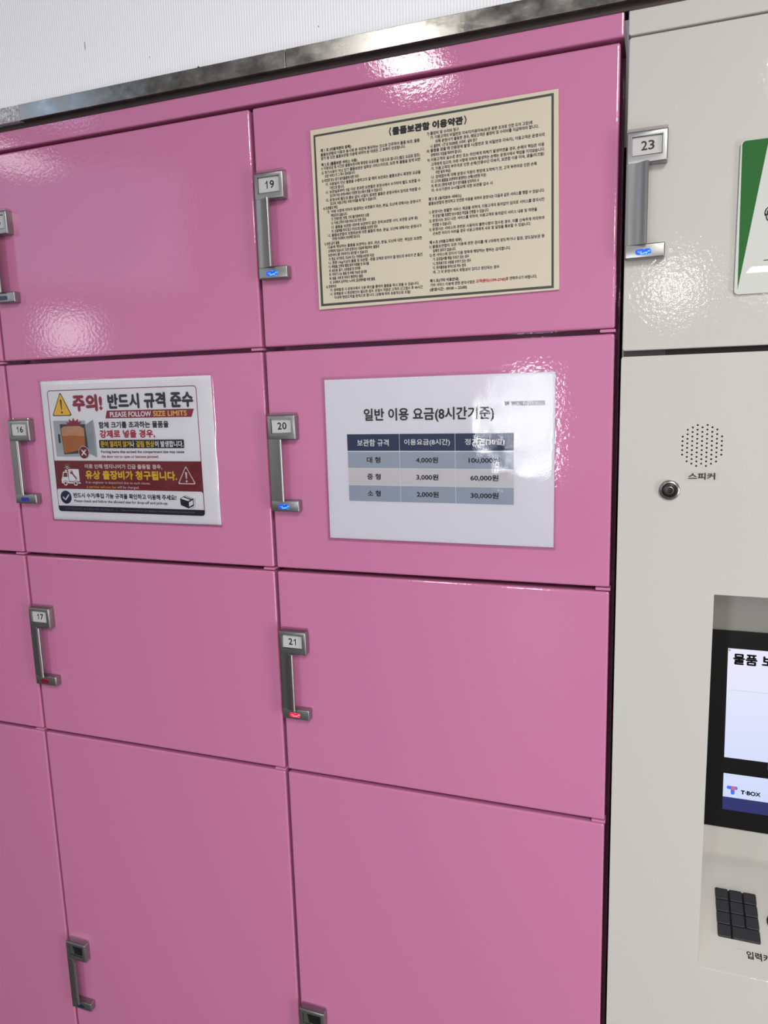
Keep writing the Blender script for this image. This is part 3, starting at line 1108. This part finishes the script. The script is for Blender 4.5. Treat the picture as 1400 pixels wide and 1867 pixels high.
# ------------------------------------------------------------------ price sheet on door 20
price = thing('price_sheet', -258, 0, 1255, 'laminated white price list with a navy header row on the pink door', 'notice')
PY = -1.0
ps = Sheet(-407.0, 1466.0, PY, 0.0)
mb = MB()
fr = [ps.pt(u, v, 0) for u, v in ((0, 0), (297, -0.2), (296.3, 210.5), (-0.8, 210.3))]
bk = [(x, y + 0.0004, z) for x, y, z in fr]
mb.add(fr + bk, [(0, 1, 2, 3), (7, 6, 5, 4)] + [(i, (i + 1) % 4, 4 + (i + 1) % 4, 4 + i) for i in range(4)], 'paper_cool')
mb.build('paper', price)
mb = MB()
ps.fit(mb, '일반 이용 요금(8시간기준)', 53.9, 38.1, 224.3, 56.6, 'ink_black', 2, bold=0.9)
mb.build('title_text', price)
mb = MB()
ps.fit(mb, 'W', 236.6, 32.6, 243.0, 38.6, 'navy', 2, bold=0.4)
ps.fit(mb, 'WORLD LOCKER', 245.0, 33.0, 285.6, 38.4, 'ink_body', 2, bold=0.3)
mb.build('logo_text', price)
mb = MB()
ps.rect(mb, 29.2, 70.6, 248.2, 159.4, 'line_white', 1)
table = mb.build('price_table', price)
vr = [(71.0, 92.6, 'navy'), (94.0, 115.1, 'row_blue'), (115.9, 137.2, 'row_grey'), (138.0, 159.0, 'row_blue')]
cells = [[('보관함 규격', 43.4, 87.1), ('이용요금(8시간)', 108.1, 168.3), ('정기권(30일)', 187.3, 236.8)],
         [('대 형', 56.1, 75.0), ('4,000원', 123.3, 152.6), ('100,000원', 191.9, 230.8)],
         [('중 형', 55.9, 74.8), ('3,000원', 123.3, 152.6), ('60,000원', 193.9, 229.2)],
         [('소 형', 55.8, 74.1), ('2,000원', 123.3, 152.6), ('30,000원', 193.9, 229.2)]]
for (v0, v1, mn), row in zip(vr, cells):
    mb = MB()
    for u0, u1 in ((29.4, 101.3), (101.9, 174.6), (175.2, 248.0)):
        ps.rect(mb, u0, v0, u1, v1, mn, 2)
    head = mn == 'navy'
    for body, u0, u1 in row:
        t0 = v0 + (6.6 if head else 6.4)
        ps.fit(mb, body, u0, t0, u1, t0 + (9.0 if head else 8.1), 'line_white' if head else 'ink_black', 3, bold=0.3 if head else 0.5)
    mb.build('header_row' if head else 'table_row', table)
# clear film: wrinkled and lifting near its upper outer corner
mb = MB()
NU, NV = 90, 64
fu0, fu1, fv0, fv1 = -3.3, 299.6, -3.6, 213.8
from mathutils import noise


def wrinkle(u, v):
    w = math.exp(-(((u - 236) / 38.0) ** 2 + ((v - 92) / 70.0) ** 2)) if u > 236 else math.exp(-(((u - 236) / 60.0) ** 2 + ((v - 92) / 70.0) ** 2))
    w2 = math.exp(-(((u - 196) / 9.0) ** 2 + ((v - 62) / 26.0) ** 2))
    n1 = noise.noise(Vector((u / 26.0, v / 30.0, 3.1)))
    n2 = noise.noise(Vector((u / 9.0, v / 12.0, 8.7)))
    h = 0.5 + 0.9 * w * (0.8 + 0.6 * n1 + 0.25 * n2) + 0.5 * w2
    edge = min(u - fu0, fu1 - u, v - fv0, fv1 - v)
    if edge < 2:
        h = max(0.25, h * (0.4 + 0.3 * edge))
    return max(h, 0.45 if edge > 3 else 0.15)


vs = []
for j in range(NV + 1):
    for i in range(NU + 1):
        u = fu0 + (fu1 - fu0) * i / NU
        v = fv0 + (fv1 - fv0) * j / NV
        vs.append(P(ps.x + u, PY - wrinkle(u, v), ps.z - v))
fs = [(j * (NU + 1) + i, (j + 1) * (NU + 1) + i, (j + 1) * (NU + 1) + i + 1, j * (NU + 1) + i + 1) for j in range(NV) for i in range(NU)]
mb.add(vs, fs, 'laminate')
tag(mb.build('laminate_film', price, 80, False), 'clear wrinkled film over the sheet')

# ------------------------------------------------------------------ size-limit warning on door 16
warn = thing('warning_poster', -730, 0, 1266, 'laminated red and white size-limit warning poster with a yellow triangle on the pink door', 'poster')
WY = -1.2
ws = Sheet(-881.6, 1479.0, WY, 0.0)
mb = MB()
fr = [ws.pt(u, v, 0) for u, v in ((0, 0), (302.6, 0.8), (304.0, 211.8), (0, 213.0))]
bk = [(x, y + 0.0005, z) for x, y, z in fr]
mb.add(fr + bk, [(0, 1, 2, 3), (7, 6, 5, 4)] + [(i, (i + 1) % 4, 4 + (i + 1) % 4, 4 + i) for i in range(4)], 'paper_white')
mb.build('paper', warn)
mb = MB()
ws.ring(mb, rrect(11.4, 13.8, 278.0, 199.7, 5), rrect(12.5, 14.9, 276.9, 198.6, 4), 'p_maroon', 1)
mb.build('printed_border', warn)


def tri_pts(cx, top, bot, half, r):
    base = [(cx, top), (cx + half, bot), (cx - half, bot)]
    out = []
    for i, (x, y) in enumerate(base):
        for (px_, py_) in (base[i - 1], base[(i + 1) % 3]):
            L = math.hypot(px_ - x, py_ - y)
            out.append((x + (px_ - x) / L * r, y + (py_ - y) / L * r))
    o2 = []
    for i in range(3):
        a, b = out[2 * i], out[2 * i + 1]
        c = base[i]
        for k in range(6):
            t = k / 5
            o2.append(((1 - t) ** 2 * a[0] + 2 * t * (1 - t) * c[0] + t * t * b[0], (1 - t) ** 2 * a[1] + 2 * t * (1 - t) * c[1] + t * t * b[1]))
    return o2


mb = MB()
ws.poly(mb, tri_pts(36.2, 16.2, 52.6, 19.0, 4), 'p_slate', 1)
ws.poly(mb, tri_pts(36.2, 18.8, 51.2, 16.6, 3), 'p_tri_yellow', 2)
ws.poly(mb, [(34.6, 28.0), (37.9, 28.0), (37.3, 43.0), (35.7, 43.0)], 'p_slate', 3)
ws.disc(mb, 36.5, 47.2, 1.7, 'p_slate', 3)
tag(mb.build('warning_triangle', warn), 'yellow triangle with an exclamation mark')
mb = MB()
ws.fit(mb, '주의!', 57.3, 21.0, 113.4, 47.0, 'p_crimson', 2, bold=3.0)
ws.fit(mb, '반드시 규격 준수', 123.1, 21.2, 272.0, 44.2, 'p_slate', 2, bold=2.3)
mb.build('title_text', warn)
mb = MB()
ws.poly(mb, [(120.4, 46.0), (271.7, 46.1), (266.8, 57.5), (116.6, 57.5)], 'p_banner', 1)
ws.fit(mb, 'PLEASE FOLLOW', 125.4, 48.0, 198.7, 55.7, 'paper_white', 2, bold=0.6)
ws.fit(mb, 'SIZE LIMITS', 202.1, 48.0, 259.5, 55.7, 'p_amber', 2, bold=0.6)
mb.build('subtitle_banner', warn)
mb = MB()
ws.fit(mb, '함체 크기를 초과하는 물품을', 103.0, 62.2, 227.4, 72.2, 'p_slate', 2, bold=0.8)
ws.fit(mb, '강제로 넣을 경우,', 103.4, 74.4, 202.7, 87.0, 'p_red_text', 2, bold=1.2)
ws.fit(mb, 'Forcing items that exceed the compartment size may cause', 103.1, 104.9, 250.5, 110.1, 'p_slate', 2, bold=0.35)
ws.fit(mb, 'the door not to open or become jammed.', 103.1, 112.0, 206.0, 117.3, 'p_red_text', 2, bold=0.35)
mb.build('warning_text', warn)
mb = MB()
ws.rect(mb, 101.0, 89.2, 251.1, 101.8, 'p_black', 1, r=1.8)
for body, u0, u1, mn in (('문이 열리지 않거', 103.7, 157.5, 'p_yellow'), ('나', 158.4, 164.6, 'paper_white'),
                         ('걸림 현상', 167.9, 200.1, 'p_yellow'), ('이 발생합니다.', 201.0, 249.8, 'paper_white')):
    ws.fit(mb, body, u0, 91.0, u1, 100.2, mn, 2, bold=0.5)
mb.build('highlight_banner', warn)
# picture of a box forced into a locker
mb = MB()
ws.poly(mb, [(17.3, 59.6), (78.4, 60.0), (81.4, 110.6), (76, 114.6), (17.8, 114.4)], 'p_locker', 1)
ws.poly(mb, [(29.6, 65.0), (78.2, 65.5), (80.0, 108.6), (33.0, 111.0)], 'p_locker_in', 2)
ws.poly(mb, [(31.6, 72.0), (36, 68.6), (52, 67.8), (68, 68.2), (75.2, 71.5), (75.6, 84.0), (53, 83.0), (32.4, 84.0)], 'p_carton_top', 3)
ws.poly(mb, [(32.4, 83.0), (56, 82.0), (75.6, 83.6), (74.4, 99.0), (60, 105.0), (36.0, 109.3), (33.4, 106.0)], 'p_carton', 4)
ws.rect(mb, 24.6, 80.0, 28.6, 93.5, 'p_slate', 2, r=0.6)
pic = mb.build('locker_picture', warn)
mb = MB()
ws.poly(mb, [(77.8, 66.7), (93.8, 59.0), (95.4, 86.0), (94.9, 115.8), (81.2, 109.3)], 'p_opendoor', 5)
ws.poly(mb, [(92.6, 60.6), (93.8, 59.0), (95.4, 86.0), (94.9, 115.8), (93.6, 114.6)], 'p_locker', 6)
mb.build('open_door', pic)
mb = MB()
st = []
for k in range(13):
    a = math.radians(180 + 180 * k / 12)
    rr, rv_ = (17.5, 11.4) if k % 2 == 0 else (11.8, 6.0)
    st.append((56.8 + rr * math.cos(a), 67.0 + rv_ * math.sin(a)))
ws.poly(mb, st, 'p_crimson', 5)
mb.build('burst_mark', pic)
mb = MB()
ws.disc(mb, 71.3, 108.0, 9.9, 'paper_white', 7)
ws.disc(mb, 71.3, 108.0, 9.2, 'p_maroon', 8)
ws.stroke(mb, [(67.4, 104.0), (75.2, 112.0)], 2.2, 'paper_white', 9)
ws.stroke(mb, [(75.2, 104.0), (67.4, 112.0)], 2.2, 'paper_white', 10)
mb.build('cross_badge', pic)
# red band
mb = MB()
ws.rect(mb, 11.9, 120.6, 277.3, 166.0, 'p_maroon', 1)
band = mb.build('fee_band', warn)
mb = MB()
ws.fit(mb, '이로 인해 엔지니어가 긴급 출동할 경우,', 69.8, 125.4, 210.5, 132.9, 'p_pale', 3, bold=0.55)
ws.fit(mb, '유상 출장비가 청구됩니다.', 69.6, 135.0, 235.2, 148.9, 'p_yellow', 3, bold=1.3)
ws.fit(mb, 'If an engineer is dispatched due to such issues,', 69.5, 151.6, 187.6, 156.2, 'p_pale', 3, bold=0.1)
ws.fit(mb, 'a service call-out fee', 69.9, 158.2, 125.3, 162.2, 'p_orange', 3, bold=0.25)
ws.fit(mb, 'will be charged.', 127.2, 158.2, 167.2, 163.0, 'p_pale', 3, bold=0.1)
mb.build('fee_text', band)
mb = MB()
ws.rect(mb, 37.4, 133.4, 57.8, 152.4, 'paper_white', 3, r=1.4)
ws.poly(mb, [(27.2, 137.6), (35.6, 137.0), (37.0, 153.6), (58.8, 153.6), (60.0, 155.8), (23.2, 155.8), (22.7, 149.8), (24.6, 146.5)], 'paper_white', 4)
ws.poly(mb, [(28.6, 139.4), (34.6, 139.2), (35.2, 145.6), (27.0, 145.8)], 'p_maroon', 5)
for cu in (30.6, 50.2):
    ws.disc(mb, cu, 155.4, 4.6, 'p_maroon', 6)
    ws.disc(mb, cu, 155.4, 3.8, 'paper_white', 7)
    ws.disc(mb, cu, 155.4, 2.1, 'p_maroon', 8)
ws.stroke(mb, [(43.6, 138.6), (51.0, 147.0)], 2.2, 'p_maroon', 5)
ws.disc(mb, 43.2, 138.2, 2.7, 'p_maroon', 6)
ws.disc(mb, 42.6, 137.2, 1.2, 'paper_white', 7)
ws.disc(mb, 51.4, 147.4, 2.0, 'p_maroon', 6)
ws.disc(mb, 51.4, 147.4, 0.8, 'paper_white', 7)
ws.rect(mb, 31.0, 134.6, 35.8, 136.4, 'paper_white', 5, r=0.6)
ws.disc(mb, 36.3, 131.0, 2.2, 'paper_white', 5, r_in=1.3)
for a in (180, 225, 270, 315, 360):
    ca, sa = math.cos(math.radians(a)), math.sin(math.radians(a))
    ws.stroke(mb, [(36.3 + 3.4 * ca, 131.0 + 3.4 * sa), (36.3 + 5.6 * ca, 131.0 + 5.6 * sa)], 0.5, 'paper_white', 5)
mb.build('service_van_icon', band)
mb = MB()
ws.poly(mb, tri_pts(251.2, 126.8, 153.8, 15.6, 3.4), 'p_pale', 3)
ws.poly(mb, tri_pts(251.2, 129.2, 152.2, 12.9, 2.8), 'p_maroon', 4)
ws.poly(mb, [(249.5, 136.2), (252.9, 136.2), (252.2, 146.0), (250.2, 146.0)], 'p_pale', 5)
ws.disc(mb, 251.2, 149.4, 1.6, 'p_pale', 5)
mb.build('outline_triangle', band)
# check box and footer
mb = MB()
ws.rect(mb, 12.4, 164.3, 276.7, 191.0, 'paper_white', 2, r=3.2, corners=(1, 1, 0, 0))
chk = mb.build('check_panel', warn)
mb = MB()
ws.disc(mb, 28.2, 177.4, 10.6, 'p_navy', 3, rv=10.3)
ws.stroke(mb, [(22.6, 177.4), (26.8, 181.4), (34.0, 173.6)], 2.2, 'paper_white', 4)
mb.build('check_badge', chk)
mb = MB()
ws.fit(mb, '반드시 수거/투입 가능 규격을 확인하고 이용해 주세요!', 43.0, 169.8, 231.2, 178.0, 'p_slate', 3, bold=0.7)
ws.fit(mb, 'Please check and follow the allowed size for drop-off and pick-up.', 43.5, 180.4, 216.0, 186.0, 'p_slate', 3, bold=0.3)
mb.build('check_text', chk)
mb = MB()
ws.poly(mb, [(237.3, 175.0), (251.0, 179.0), (251.0, 189.2), (237.9, 184.6)], 'p_navy_dark', 3)
ws.poly(mb, [(251.0, 179.0), (260.4, 174.6), (260.4, 185.0), (251.0, 189.2)], 'p_navy_dark', 3)
ws.poly(mb, [(252.2, 180.0), (259.2, 176.6), (259.2, 183.2), (252.2, 186.6)], 'paper_white', 4)
ws.poly(mb, [(237.3, 175.0), (246.8, 170.2), (260.4, 174.6), (251.0, 179.0)], 'p_navy_dark', 3)
ws.poly(mb, [(238.9, 175.0), (243.2, 172.8), (255.2, 176.6), (251.0, 178.4)], 'paper_white', 4)
ws.poly(mb, [(245.4, 171.6), (247.0, 170.8), (258.8, 174.6), (257.4, 175.4)], 'paper_white', 4)
ws.stroke(mb, [(262.8, 173.8), (262.8, 184.6)], 0.45, 'p_navy_dark', 3)
ws.stroke(mb, [(255.0, 189.4), (262.0, 186.2)], 0.45, 'p_navy_dark', 3)
mb.build('carton_icon', chk)
mb = MB()
ws.rect(mb, 11.9, 190.8, 277.5, 199.3, 'p_navy_dark', 3, r=3.8, corners=(0, 0, 1, 1))
ws.fit(mb, '이 공지 미준수로 인한 고장 및 파손은 이용자 과실 책임입니다.', 24.6, 193.4, 116.6, 196.6, 'p_grey_text', 4)
ws.rect(mb, 122.6, 193.2, 122.9, 196.8, 'p_grey_text', 4)
ws.fit(mb, 'Users are responsible for any damage or malfunction caused by oversized items.', 131.0, 193.6, 261.3, 196.6, 'p_grey_text', 4)
mb.build('footer_strip', warn)
# film
mb = MB()
NU, NV = 80, 56
fu0, fu1, fv0, fv1 = -2.2, 306.2, -2.6, 214.6


def sag(u, v):
    n1 = noise.noise(Vector((u / 40.0, v / 60.0, 1.7)))
    n2 = noise.noise(Vector((u / 14.0 + v / 40.0, v / 30.0, 5.2)))
    w = math.exp(-((u - 285) / 30.0) ** 2) + 0.6 * math.exp(-((v - 8) / 12.0) ** 2)
    h = 1.7 + 0.5 * n1 + 0.5 * w * n2
    edge = min(u - fu0, fu1 - u, v - fv0, fv1 - v)
    return max(h, 1.5) if edge > 2.5 else 0.5


vs = []
for j in range(NV + 1):
    for i in range(NU + 1):
        u = fu0 + (fu1 - fu0) * i / NU
        v = fv0 + (fv1 - fv0) * j / NV
        vs.append(P(ws.x + u, WY - sag(u, v), ws.z - v))
fs = [(j * (NU + 1) + i, (j + 1) * (NU + 1) + i, (j + 1) * (NU + 1) + i + 1, j * (NU + 1) + i + 1) for j in range(NV) for i in range(NU)]
mb.add(vs, fs, 'laminate_smooth')
tag(mb.build('laminate_film', warn, 80, False), 'clear film over the poster')

bpy.data.objects.remove(_to)
